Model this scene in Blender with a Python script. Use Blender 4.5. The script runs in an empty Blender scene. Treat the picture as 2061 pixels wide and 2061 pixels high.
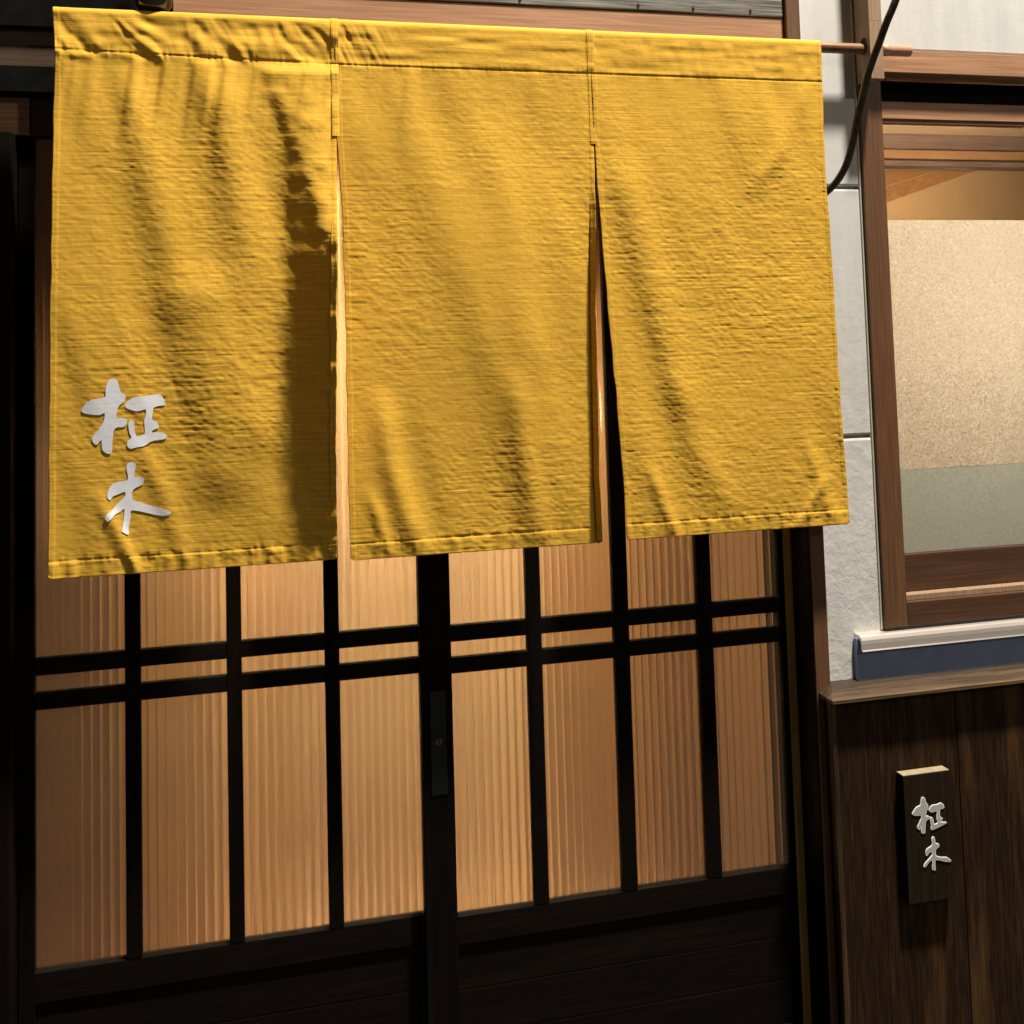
import bpy, bmesh, math, random
import numpy as np
from mathutils import Matrix, Vector
random.seed(7)
S = bpy.context.scene
COL = S.collection

# ------------------------------------------------------------------ camera
yaw, pit, rol = 0.2291693, 0.06125881, -0.02841973
def cam_rows():
    cy, sy, cp, sp, cr, sr = math.cos(yaw), math.sin(yaw), math.cos(pit), math.sin(pit), math.cos(rol), math.sin(rol)
    f = np.array([sy*cp, cy*cp, sp]); r = np.array([cy, -sy, 0.0]); d = np.cross(f, r)
    Q = np.array([[cr, -sr, 0], [sr, cr, 0], [0, 0, 1.0]])
    return Q @ np.array([r, d, f])
M = cam_rows()
cd = bpy.data.cameras.new('camera'); cam = bpy.data.objects.new('camera', cd); COL.objects.link(cam)
m4 = Matrix.Identity(4)
for i in range(3):
    m4[i][0] = M[0][i]; m4[i][1] = -M[1][i]; m4[i][2] = -M[2][i]
m4.translation = (0, -2.6, 1.5)
cam.matrix_world = m4
cd.sensor_width = 36; cd.lens = 36*2108.26/2061
cd.shift_x = 0.0; cd.shift_y = (581.57-1030.5)/2061
cd.clip_start = 0.02; cd.clip_end = 300
S.camera = cam

# ------------------------------------------------------------------ world, lamps, exposure (night street)
W = bpy.data.worlds.new('World'); S.world = W; W.use_nodes = True
bg = W.node_tree.nodes['Background']
bg.inputs['Color'].default_value = (1.0, 0.86, 0.66, 1); bg.inputs['Strength'].default_value = 0.05

LAMP = (2.35, -2.0, 8.0)
def area_lamp(name, loc, energy, color, size, target=None, spread=180):
    l = bpy.data.lights.new(name, 'AREA'); l.shape = 'DISK'; l.size = size; l.energy = energy; l.color = color
    l.spread = math.radians(spread)
    o = bpy.data.objects.new(name, l); COL.objects.link(o); o.location = loc
    if target:
        o.rotation_euler = (Vector(target)-Vector(loc)).to_track_quat('-Z', 'Y').to_euler()
    return o
area_lamp('shopfront_lamp_light', LAMP, 1500, (1.0, 0.93, 0.81), 0.50, (0.9, -0.1, 1.3))
def point_lamp(name, loc, energy, color, r=0.06):
    l = bpy.data.lights.new(name, 'POINT'); l.energy = energy; l.color = color; l.shadow_soft_size = r
    o = bpy.data.objects.new(name, l); COL.objects.link(o); o.location = loc; return o
area_lamp('entrance_room_light', (0.30, 0.40, 2.25), 84, (1.0, 0.775, 0.465), 0.25, (0.30, 1.0, 0.0), 115)
point_lamp('dining_room_light', (3.3, 1.9, 2.44), 34, (1.0, 0.82, 0.60), 0.10)
point_lamp('entrance_fill_light', (1.12, .36, 1.32), 2.5, (1.0, 0.80, 0.50), 0.05)  # unseen fill, added to brighten the upper right door panes
FILL_POS = (4.2, -7.5, 5.2)
point_lamp('frontal_fill_light', FILL_POS, 330, (1.0, 0.90, 0.74), 0.15)  # weak frontal fill, added to soften the shade on doors and fascia
area_lamp('window_room_light', (2.35, 0.32, 2.40), 150, (1.0, 0.90, 0.76), 0.25, (1.95, -.2, 1.25))

S.view_settings.view_transform = 'Standard'; S.view_settings.look = 'None'
S.view_settings.exposure = 0.0; S.view_settings.gamma = 1.0
S.view_settings.use_curve_mapping = False
S.render.engine = 'CYCLES'
S.cycles.max_bounces = 8; S.cycles.transmission_bounces = 8

# ------------------------------------------------------------------ materials
def newmat(name):
    m = bpy.data.materials.new(name); m.use_nodes = True
    nt = m.node_tree; b = nt.nodes['Principled BSDF']
    return m, nt, b
def N(nt, t, **kw):
    n = nt.nodes.new(t)
    for k, v in kw.items():
        if k in n.inputs.keys() if hasattr(n.inputs, 'keys') else False:
            n.inputs[k].default_value = v
        else:
            setattr(n, k, v)
    return n
def coords(nt, scale=(1, 1, 1), rnd=True):
    tc = nt.nodes.new('ShaderNodeTexCoord'); mp = nt.nodes.new('ShaderNodeMapping')
    mp.inputs['Scale'].default_value = scale
    if rnd:
        oi = nt.nodes.new('ShaderNodeObjectInfo')
        mul = nt.nodes.new('ShaderNodeVectorMath'); mul.operation = 'SCALE'; mul.inputs[0].default_value = (37., 23., 51.)
        nt.links.new(oi.outputs['Random'], mul.inputs['Scale'])
        add = nt.nodes.new('ShaderNodeVectorMath'); add.operation = 'ADD'
        nt.links.new(tc.outputs['Object'], add.inputs[0]); nt.links.new(mul.outputs[0], add.inputs[1])
        nt.links.new(add.outputs[0], mp.inputs['Vector'])
    else:
        nt.links.new(tc.outputs['Object'], mp.inputs['Vector'])
    return mp
def ramp(nt, stops):
    r = nt.nodes.new('ShaderNodeValToRGB'); e = r.color_ramp.elements
    e[0].position, e[0].color = stops[0][0], (*stops[0][1], 1)
    e[1].position, e[1].color = stops[-1][0], (*stops[-1][1], 1)
    for p, c in stops[1:-1]:
        x = e.new(p); x.color = (*c, 1)
    return r
def wood(name, dark, mid, light, axis='z', rough=0.45, bump=0.25, wear=0.0, wearcol=(.12, .06, .02), spec=0.4, knots=False, fine=1.0):
    m, nt, b = newmat(name); L = nt.links.new
    kz = 2.2 if knots else 1.2
    k = {'x': (1.2, 22, 22), 'z': (22, 22, kz), 'y': (22, 1.2, 22)}[axis]
    kf = tuple(v*(9 if v > 5 else 5)*fine for v in k)
    mp = coords(nt, k); n1 = N(nt, 'ShaderNodeTexNoise'); n1.inputs['Scale'].default_value = 1; n1.inputs['Detail'].default_value = 6
    n1.inputs['Distortion'].default_value = 2.6 if knots else .5
    L(mp.outputs[0], n1.inputs['Vector'])
    # cathedral rings from a distorted low frequency field
    mul = N(nt, 'ShaderNodeMath', operation='MULTIPLY'); mul.inputs[1].default_value = 9.0
    L(n1.outputs['Fac'], mul.inputs[0])
    sn = N(nt, 'ShaderNodeMath', operation='SINE'); L(mul.outputs[0], sn.inputs[0])
    mp2 = coords(nt, kf); n2 = N(nt, 'ShaderNodeTexNoise'); n2.inputs['Scale'].default_value = 1; n2.inputs['Detail'].default_value = 4
    L(mp2.outputs[0], n2.inputs['Vector'])
    a = N(nt, 'ShaderNodeMath', operation='MULTIPLY_ADD'); a.inputs[1].default_value = .16; L(sn.outputs[0], a.inputs[0]); L(n2.outputs['Fac'], a.inputs[2])
    r = ramp(nt, [(.25, dark), (.5, mid), (.78, light)]); L(a.outputs[0], r.inputs[0])
    out = r.outputs[0]
    if wear > 0:
        mp3 = coords(nt, tuple(v*.5 for v in k)); n3 = N(nt, 'ShaderNodeTexNoise'); n3.inputs['Scale'].default_value = 1; n3.inputs['Detail'].default_value = 8
        n3.inputs['Roughness'].default_value = .7
        L(mp3.outputs[0], n3.inputs['Vector'])
        r3 = ramp(nt, [(.62-.25*wear, (0, 0, 0)), (.80-.2*wear, (1, 1, 1))]); L(n3.outputs['Fac'], r3.inputs[0])
        mx = N(nt, 'ShaderNodeMixRGB'); L(r3.outputs[0], mx.inputs[0]); L(out, mx.inputs[1]); mx.inputs[2].default_value = (*wearcol, 1)
        out = mx.outputs[0]
    L(out, b.inputs['Base Color'])
    b.inputs['Roughness'].default_value = rough; b.inputs['Specular IOR Level'].default_value = spec
    bp = N(nt, 'ShaderNodeBump'); bp.inputs['Strength'].default_value = bump; bp.inputs['Distance'].default_value = .0012
    L(a.outputs[0], bp.inputs['Height']); L(bp.outputs[0], b.inputs['Normal'])
    return m
def plain(name, col, rough=.5, metal=0.0, noise=0.0, nscale=60, bump=0.0, spec=.5, nsz=(1, 1, 1)):
    m, nt, b = newmat(name); L = nt.links.new
    b.inputs['Base Color'].default_value = (*col, 1); b.inputs['Roughness'].default_value = rough; b.inputs['Metallic'].default_value = metal
    b.inputs['Specular IOR Level'].default_value = spec
    if noise or bump:
        mp = coords(nt, tuple(nscale*s for s in nsz)); n = N(nt, 'ShaderNodeTexNoise'); n.inputs['Scale'].default_value = 1; n.inputs['Detail'].default_value = 6
        L(mp.outputs[0], n.inputs['Vector'])
        if noise:
            lo = tuple(c*(1-noise) for c in col); hi = tuple(min(1, c*(1+noise)) for c in col)
            r = ramp(nt, [(.3, lo), (.7, hi)]); L(n.outputs['Fac'], r.inputs[0]); L(r.outputs[0], b.inputs['Base Color'])
        if bump:
            bp = N(nt, 'ShaderNodeBump'); bp.inputs['Strength'].default_value = bump; bp.inputs['Distance'].default_value = .002
            L(n.outputs['Fac'], bp.inputs['Height']); L(bp.outputs[0], b.inputs['Normal'])
    return m

def cloth_mat():
    m, nt, b = newmat('yellow_slub_cotton'); L = nt.links.new
    mp = coords(nt, (9, 9, 420), False); n = N(nt, 'ShaderNodeTexNoise'); n.inputs['Scale'].default_value = 1; n.inputs['Detail'].default_value = 3
    L(mp.outputs[0], n.inputs['Vector'])
    mp2 = coords(nt, (420, 60, 30), False); n2 = N(nt, 'ShaderNodeTexNoise'); n2.inputs['Scale'].default_value = 1; n2.inputs['Detail'].default_value = 2
    L(mp2.outputs[0], n2.inputs['Vector'])
    add = N(nt, 'ShaderNodeMath', operation='MULTIPLY_ADD'); add.inputs[1].default_value = .35; L(n2.outputs['Fac'], add.inputs[0]); L(n.outputs['Fac'], add.inputs[2])
    r = ramp(nt, [(.45, (.49, .268, .028)), (.85, (.68, .392, .046))]); L(add.outputs[0], r.inputs[0]); L(r.outputs[0], b.inputs['Base Color'])
    b.inputs['Roughness'].default_value = .85; b.inputs['Specular IOR Level'].default_value = .15
    bp = N(nt, 'ShaderNodeBump'); bp.inputs['Strength'].default_value = .55; bp.inputs['Distance'].default_value = .0005
    L(add.outputs[0], bp.inputs['Height']); L(bp.outputs[0], b.inputs['Normal'])
    return m
def plaster_mat():
    m, nt, b = newmat('white_rough_plaster'); L = nt.links.new
    b.inputs['Roughness'].default_value = .9; b.inputs['Specular IOR Level'].default_value = .15
    tc = nt.nodes.new('ShaderNodeTexCoord')
    n1 = N(nt, 'ShaderNodeTexNoise'); n1.inputs['Scale'].default_value = 30; n1.inputs['Detail'].default_value = 8; n1.inputs['Distortion'].default_value = .35
    n1.inputs['Roughness'].default_value = .6
    n2 = N(nt, 'ShaderNodeTexNoise'); n2.inputs['Scale'].default_value = 6; n2.inputs['Detail'].default_value = 3
    L(tc.outputs['Object'], n1.inputs['Vector']); st = nt.nodes.new('ShaderNodeMapping'); st.inputs['Scale'].default_value = (4, 4, .7); L(tc.outputs['Object'], st.inputs['Vector']); L(st.outputs[0], n2.inputs['Vector'])
    sep = nt.nodes.new('ShaderNodeSeparateXYZ'); L(tc.outputs['Object'], sep.inputs[0])
    mr = N(nt, 'ShaderNodeMapRange'); mr.inputs['From Min'].default_value = .4; mr.inputs['From Max'].default_value = 2.15
    mr.inputs['To Min'].default_value = .85; mr.inputs['To Max'].default_value = .10
    L(sep.outputs['Z'], mr.inputs['Value'])
    r = ramp(nt, [(.3, (.51, .497, .478)), (.65, (.575, .56, .54))]); L(n2.outputs['Fac'], r.inputs[0]); L(r.outputs[0], b.inputs['Base Color'])
    bp = N(nt, 'ShaderNodeBump'); bp.inputs['Distance'].default_value = .006
    L(mr.outputs[0], bp.inputs['Strength']); L(n1.outputs['Fac'], bp.inputs['Height']); L(bp.outputs[0], b.inputs['Normal'])
    return m
def ribbed_glass():
    m, nt, b = newmat('ribbed_frosted_glass'); L = nt.links.new
    b.inputs['Base Color'].default_value = (.93, .90, .84, 1); b.inputs['Roughness'].default_value = .25; b.inputs['IOR'].default_value = 1.48
    b.inputs['Transmission Weight'].default_value = 1.0
    tc = nt.nodes.new('ShaderNodeTexCoord')
    n = N(nt, 'ShaderNodeTexNoise'); n.inputs['Scale'].default_value = 420; n.inputs['Detail'].default_value = 3
    L(tc.outputs['Object'], n.inputs['Vector'])
    bp = N(nt, 'ShaderNodeBump'); bp.inputs['Strength'].default_value = .5; bp.inputs['Distance'].default_value = .0007
    L(n.outputs['Fac'], bp.inputs['Height']); L(bp.outputs[0], b.inputs['Normal'])
    return m
def clear_glass():
    m, nt, b = newmat('clear_window_glass')
    nt.nodes.remove(b); L = nt.links.new
    tr = nt.nodes.new('ShaderNodeBsdfTransparent'); tr.inputs[0].default_value = (.93, .93, .90, 1)
    gl = nt.nodes.new('ShaderNodeBsdfGlossy'); gl.inputs['Roughness'].default_value = .03
    fr = nt.nodes.new('ShaderNodeFresnel'); fr.inputs['IOR'].default_value = 1.5
    mx = nt.nodes.new('ShaderNodeMixShader'); L(fr.outputs[0], mx.inputs[0]); L(tr.outputs[0], mx.inputs[1]); L(gl.outputs[0], mx.inputs[2])
    L(mx.outputs[0], nt.nodes['Material Output'].inputs[0])
    return m
def film(name, lo, hi, tl):
    m, nt, b = newmat(name); nt.nodes.remove(b); L = nt.links.new
    tc = nt.nodes.new('ShaderNodeTexCoord')
    n = N(nt, 'ShaderNodeTexNoise'); n.inputs['Scale'].default_value = 75; n.inputs['Detail'].default_value = 6; n.inputs['Distortion'].default_value = 2.5
    n.inputs['Roughness'].default_value = .7
    L(tc.outputs['Object'], n.inputs['Vector'])
    r = ramp(nt, [(.38, lo), (.62, hi)]); L(n.outputs['Fac'], r.inputs[0])
    d = nt.nodes.new('ShaderNodeBsdfDiffuse'); t = nt.nodes.new('ShaderNodeBsdfTranslucent')
    L(r.outputs[0], d.inputs[0]); L(r.outputs[0], t.inputs[0])
    mx = nt.nodes.new('ShaderNodeMixShader'); mx.inputs[0].default_value = tl
    L(d.outputs[0], mx.inputs[1]); L(t.outputs[0], mx.inputs[2]); L(mx.outputs[0], nt.nodes['Material Output'].inputs[0])
    return m

MAT = dict(
    cloth=cloth_mat(), plaster=plaster_mat(), rib=ribbed_glass(), glass=clear_glass(),
    film=film('speckled_washi_film', (.58, .53, .45), (.90, .86, .79), .6),
    film2=film('greenish_washi_film', (.53, .56, .53), (.68, .70, .67), .64),
    darkpost=wood('dark_brown_sash', (.055, .023, .011), (.080, .035, .017), (.115, .052, .026), 'x', .5, .15),
    post=wood('varnished_brown_post', (.100, .045, .021), (.140, .065, .031), (.190, .092, .046), 'z', .42, .15),
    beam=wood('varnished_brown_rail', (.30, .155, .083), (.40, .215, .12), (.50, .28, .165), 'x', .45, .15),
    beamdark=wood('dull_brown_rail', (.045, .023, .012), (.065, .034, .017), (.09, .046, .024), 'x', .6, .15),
    pale=wood('pale_cut_wood', (.24, .15, .09), (.32, .205, .125), (.41, .27, .17), 'z', .55, .12),
    door=wood('blackened_door_wood', (.003, .0017, .001), (.005, .003, .0018), (.008, .0048, .003), 'z', .65, .2, spec=.07),
    doorx=wood('blackened_door_rail', (.0035, .002, .0012), (.006, .0035, .002), (.010, .006, .0035), 'x', .65, .2, spec=.09),
    ochre=wood('ochre_guide_strip', (.24, .135, .03), (.36, .21, .05), (.46, .28, .08), 'z', .6, .2),
    wains=wood('charred_cedar', (.013, .006, .0025), (.030, .014, .0058), (.055, .026, .010), 'z', .65, .3, wear=.5, wearcol=(.10, .047, .015), knots=True, spec=.12),
    edge=wood('worn_corner_cedar', (.015, .008, .004), (.05, .025, .01), (.16, .08, .026), 'z', .6, .5, wear=.7, wearcol=(.20, .10, .03), spec=.25),
    ledge=wood('scuffed_ledge_wood', (.028, .016, .008), (.052, .030, .015), (.09, .053, .028), 'x', .5, .3, wear=.3, wearcol=(.20, .12, .055)),
    grey=wood('weathered_grey_board', (.06, .055, .045), (.16, .15, .125), (.36, .34, .29), 'x', .5, .8, wear=.3, wearcol=(.45, .43, .38)),
    rod=wood('aged_rod_wood', (.12, .06, .025), (.27, .15, .07), (.48, .30, .16), 'x', .4, .3),
    black=plain('near_black_wood', (.005, .0045, .004), .8, 0, .4, 30, .2, spec=.05),  # near-black, also used where gaps and recesses lie in shade
    copper=plain('pinkish_copper', (.62, .34, .23), .25, .35, .15, 90, .05),
    steel=plain('brushed_aluminium', (.80, .71, .65), .30, .7, .08, 300, .05, nsz=(.03, 1, 1)),
    navy=plain('slate_blue_sheet', (.19, .25, .42), .55, .1, .12, 20, .05),
    darkstrip=plain('dark_rubber_strip', (.012, .013, .02), .5),
    lock=plain('dark_lock_plate', (.010, .012, .014), .45, .5, .2, 50),
    keycyl=plain('dull_steel_cylinder', (.10, .10, .10), .4, .7),
    cable=plain('mottled_black_cable', (.035, .026, .014), .38, 0, .7, 70, .5),
    white=plain('white_print', (.74, .74, .80), .6, 0, .04, 80, .1),
    letter=plain('white_acrylic_face', (.42, .41, .38), .35),
    letteredge=plain('white_acrylic_edge', (.86, .86, .82), .3),
    signw=wood('dark_sign_wood', (.013, .008, .0045), (.021, .0135, .008), (.030, .019, .011), 'z', .7, .1, spec=.08),
    signtop=plain('lit_sign_top', (.30, .235, .14), .8, 0, .15, 60, .1),
    bead=plain('cream_sealant', (.62, .60, .48), .6),
    innerwall=plain('warm_interior_plaster', (.62, .46, .30), .9, 0, .06, 5),
    innerbrown=plain('brown_interior_panel', (.42, .235, .105), .8, 0, .15, 4),
    innerdark=plain('dark_interior_panel', (.10, .055, .026), .8, 0, .15, 4),
    slatwarm=plain('warm_slat_wood', (.47, .285, .135), .8, 0, .12, 6),
    slat=plain('pale_slat_wood', (.49, .325, .175), .8, 0, .12, 6),
    cabinet=plain('brown_cabinet_board', (.20, .105, .05), .7, 0, .15, 5),
    partition=plain('brown_partition_panel', (.13, .066, .028), .8, 0, .2, 4),
    innerfloor=plain('interior_floor', (.30, .19, .11), .6, 0, .15, 8),
    ceiling=plain('beige_ceiling_paper', (.50, .34, .18), .9, 0, .03, 10),
    rafter=wood('orange_rafter', (.30, .14, .045), (.40, .20, .07), (.50, .28, .11), 'y', .5, .1),
    greybeam=wood('grey_brown_lintel', (.18, .125, .10), (.27, .19, .15), (.38, .27, .21), 'x', .4, .1),
    ground=plain('asphalt', (.045, .045, .047), .9, 0, .3, 120, .5),
    smoke=plain('dark_bottle_glass', (.015, .017, .012), .06, 0, spec=.8),
    lampmetal=plain('black_lamp_metal', (.02, .02, .02), .5, .6),
)

# ------------------------------------------------------------------ helpers
def obj(name, bm_or_mesh, mat, parent=None, smooth=False, loc=None):
    """link ONE mesh object; vertices are given in world space (or local to loc)"""
    if isinstance(bm_or_mesh, bmesh.types.BMesh):
        me = bpy.data.meshes.new(name)
        base = Vector(parent['_w']) if parent is not None and '_w' in parent else Vector((0, 0, 0))
        if loc is not None: base = base*0
        for v in bm_or_mesh.verts: v.co -= base
        bmesh.ops.recalc_face_normals(bm_or_mesh, faces=bm_or_mesh.faces[:])
        bm_or_mesh.to_mesh(me); bm_or_mesh.free()
    else:
        me = bm_or_mesh
    if mat is not None and not me.materials: me.materials.append(mat)
    if smooth:
        for p in me.polygons: p.use_smooth = True
    o = bpy.data.objects.new(name, me); COL.objects.link(o)
    if parent is not None:
        o.parent = parent
        if loc is not None and '_w' in parent: loc = Vector(loc)-Vector(parent['_w'])
    if loc is not None: o.location = loc
    return o
def thing(name, label, cat, loc, group=None):
    o = bpy.data.objects.new(name, None); COL.objects.link(o); o.location = loc
    o.empty_display_size = .1
    o['label'] = label; o['category'] = cat; o['_w'] = list(loc)
    if group: o['group'] = group
    return o
def tag(o, label, cat, group=None):
    o['label'] = label; o['category'] = cat
    if group: o['group'] = group
    return o
def struct(o): o['kind'] = 'structure'; return o
def box(bm, x0, x1, y0, y1, z0, z1, bev=0.0):
    r = bmesh.ops.create_cube(bm, size=1.0)
    vs = r['verts']
    for v in vs:
        v.co = Vector(((x0+x1)/2+v.co.x*(x1-x0), (y0+y1)/2+v.co.y*(y1-y0), (z0+z1)/2+v.co.z*(z1-z0)))
    if bev:
        es = list({e for v in vs for e in v.link_edges})
        bmesh.ops.bevel(bm, geom=es, offset=bev, segments=2, affect='EDGES', profile=.6)
    return bm
def B(x0, x1, y0, y1, z0, z1, bev=0.0015):
    return box(bmesh.new(), x0, x1, y0, y1, z0, z1, bev)
def tube(bm, pts, rad, seg=14, cap=True):
    pts = [Vector(p) for p in pts]; rings = []
    up = Vector((0, 1, 0.02))
    for i, p in enumerate(pts):
        t = (pts[min(i+1, len(pts)-1)]-pts[max(i-1, 0)]).normalized()
        a = t.cross(up).normalized(); b = t.cross(a).normalized()
        r = rad[i] if hasattr(rad, '__len__') else rad
        rings.append([bm.verts.new(p+a*math.cos(2*math.pi*k/seg)*r+b*math.sin(2*math.pi*k/seg)*r) for k in range(seg)])
    for A, C in zip(rings, rings[1:]):
        for k in range(seg): bm.faces.new((A[k], A[(k+1) % seg], C[(k+1) % seg], C[k]))
    if cap:
        bm.faces.new(rings[0]); bm.faces.new(rings[-1])
    return bm
def prism_x(bm, prof, x0, x1):
    """extrude a (y,z) outline along x"""
    a = [bm.verts.new((x0, y, z)) for y, z in prof]; b = [bm.verts.new((x1, y, z)) for y, z in prof]
    n = len(prof)
    for i in range(n): bm.faces.new((a[i], a[(i+1) % n], b[(i+1) % n], b[i]))
    bm.faces.new(a); bm.faces.new(b[::-1]); return bm
def smoothpts(pts, n=4):
    """closed Catmull-Rom"""
    P = [np.array(p, float) for p in pts]; out = []; m = len(P)
    for i in range(m):
        a, b, c, d = P[i-1], P[i], P[(i+1) % m], P[(i+2) % m]
        for k in range(n):
            t = k/n
            out.append(.5*((2*b)+(-a+c)*t+(2*a-5*b+4*c-d)*t*t+(-a+3*b-3*c+d)*t**3))
    return out

# ------------------------------------------------------------------ ground and setting
bm = bmesh.new(); bmesh.ops.create_grid(bm, x_segments=2, y_segments=2, size=60)
for v in bm.verts: v.co.z = -.35
struct(obj('ground', bm, MAT['ground']))
bm = B(-1.6, 3.6, .06, 3.2, -.349, -.30, 0)
struct(obj('interior_floor', bm, MAT['innerfloor']))
# entrance room behind the sliding doors and dining room behind the window
struct(obj('interior_back_wall', B(-1.5, 2.2, 1.55, 1.62, -.30, 2.6, 0), MAT['innerwall']))
struct(obj('interior_side_wall', B(-1.5, -1.42, .08, 1.55, -.30, 2.6, 0), MAT['innerdark']))
struct(obj('interior_partition_wall', B(1.36, 1.42, .08, 1.55, -.30, 2.6, 0), MAT['partition']))
struct(obj('interior_ceiling', B(-1.6, 1.36, .08, 1.7, 2.45, 2.5, 0), MAT['innerwall']))
struct(obj('dining_room_back_wall', B(1.42, 6.0, 2.7, 2.76, -.30, 3.0, 0), MAT['ceiling']))
struct(obj('dining_room_side_wall', B(5.9, 5.96, .0, 2.7, -.30, 3.0, 0), MAT['innerwall']))
struct(obj('dining_room_ceiling', B(1.42, 6.0, .0, 2.76, 2.62, 2.68, 0), MAT['ceiling']))

# furniture-like wooden panels in the entrance that the ribbed glass blurs
t = thing('folding_screen', 'brown wooden folding screen standing behind the ribbed glass at the right door', 'screen', (1.15, .9, -.3))
obj('panel', B(.98, 1.30, .95, .97, -.28, 1.75, .002), MAT['innerbrown'], t)
obj('panel', B(.90, .94, .93, .97, -.28, 1.80, .002), MAT['innerdark'], t)
t = thing('shoe_cabinet', 'dark brown cabinet standing inside behind the leftmost ribbed panes', 'cabinet', (-.8, .6, -.3))
obj('body', B(-1.15, -.42, .55, .95, -.30, 2.4, .003), MAT['innerdark'], t)
obj('door_panel', B(-1.12, -.80, .535, .548, -.22, 1.85, .003), MAT['cabinet'], t)
obj('door_panel', B(-.78, -.46, .535, .548, -.22, 1.85, .003), MAT['cabinet'], t)

obj('side_panel', B(-.418, -.135, .56, .58, -.28, 2.1, .002), MAT['innerbrown'], t)
sl = thing('slatted_screen', 'warm brown vertical slat screen inside behind the ribbed door glass', 'screen', (.4, .62, -.3))
sr = random.Random(5); x = -.38
while x < 1.30:
    w = sr.uniform(.06, .16)
    obj('slat', B(x, x+w, .60, .625, -.28, 2.05, .002), MAT['innerbrown'] if x < -.02 else (MAT['slat'] if x < .72 else MAT['innerbrown']), sl)
    x += w+sr.uniform(.08, .20)

# ------------------------------------------------------------------ white plaster wall, made of panels with recessed joints
wall = thing('plaster_wall', 'white rough plaster wall between the doorway and the brown framed window', 'wall', (1.46, -.1, -.35))
g = .004
for z0, z1 in ((.60, 1.257-g), (1.257+g, 1.913-g), (1.913+g, 2.75)):
    obj('wall_panel', B(1.3765, 1.5365, -.12, -.04, z0, z1, .006), MAT['plaster'], wall)
obj('wall_panel', B(1.6065, 3.2, -.12, -.04, 2.289, 2.75, .006), MAT['plaster'], wall)
obj('joint_backing', B(1.37, 1.54, -.104, -.05, .6, 2.75, 0), MAT['bead'], wall)
obj('edge_bead', B(1.3752, 1.3800, -.1245, -.10, .65, 2.75, .001), MAT['bead'], wall)
obj('edge_bead', B(1.5330, 1.5378, -.1245, -.10, .76, 2.75, .001), MAT['bead'], wall)
obj('wall_base', B(1.42, 3.2, -.11, .06, -.35, .66, 0), MAT['black'], wall)

# ------------------------------------------------------------------ door frame
fr = thing('door_frame', 'dark wooden door frame round the pair of sliding doors', 'door frame', (.4, 0, -.35))
o = obj('post', B(1.335, 1.375, -.135, -.03, -.35, 2.75, .003), MAT['post'], fr)
obj('reveal_shade_board', B(1.3325, 1.3348, -.131, -.037, -.33, 2.2, 0), MAT['door'], fr)  # thin near-black board added to darken the unlit side of the post
obj('guide_strip', B(1.3125, 1.3345, -.034, -.010, -.33, 2.1, .001), MAT['ochre'], fr)['label'] = 'ochre strip beside the right door'
obj('jamb_board', B(1.3115, 1.42, -.0295, .08, -.35, 2.75, 0), MAT['door'], fr)
obj('post', B(-.86, -.562, -.060, .08, -.35, 2.034, .003), MAT['door'], fr)
obj('header_board', B(-.205, 1.334, -.120, -.06, 2.215, 2.361, .002), MAT['beam'], fr)
obj('dark_gap_strip', B(-1.2, 1.334, -.055, .08, 2.128, 2.186, 0), MAT['black'], fr)  # solid black strip standing in for the shaded gap below the transom
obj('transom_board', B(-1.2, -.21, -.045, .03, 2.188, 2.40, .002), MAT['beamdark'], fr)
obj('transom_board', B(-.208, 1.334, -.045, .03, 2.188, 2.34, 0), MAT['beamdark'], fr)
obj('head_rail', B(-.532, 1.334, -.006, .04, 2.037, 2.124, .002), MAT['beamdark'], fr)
obj('lit_rail_end', B(-.600, -.534, -.012, .04, 2.037, 2.124, .002), MAT['beam'], fr)['label'] = 'left end of the head rail, coloured paler brown where light falls on it'  # lit patch of the head rail put in as a paler block
obj('threshold', B(-.86, 1.334, -.12, .10, -.35, -.315, .002), MAT['door'], fr)
tag(obj('head_beam', B(-1.6, -.290, -.062, -.046, 2.275, 2.75, .004), MAT['black']), 'black beam above the left corner of the yellow curtain, standing in for deep shade', 'beam')  # thin black sheet carrying the shade on the upper transom board

gb = tag(obj('weathered_board', B(-.190, 1.333, -.1235, -.05, 2.3635, 2.72, .003), MAT['grey']), 'weathered silver-grey board above the brown door header', 'board')
nailmat = plain('rusty_nail', (.16, .05, .03), .6, .5)
for x in (.62, .93, 1.08, 1.24):
    nails = bmesh.new(); tube(nails, [(x, -.1265, 2.378), (x, -.1225, 2.378)], [.0035, .005], 10)
    obj('nail', nails, nailmat).parent = gb

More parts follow.
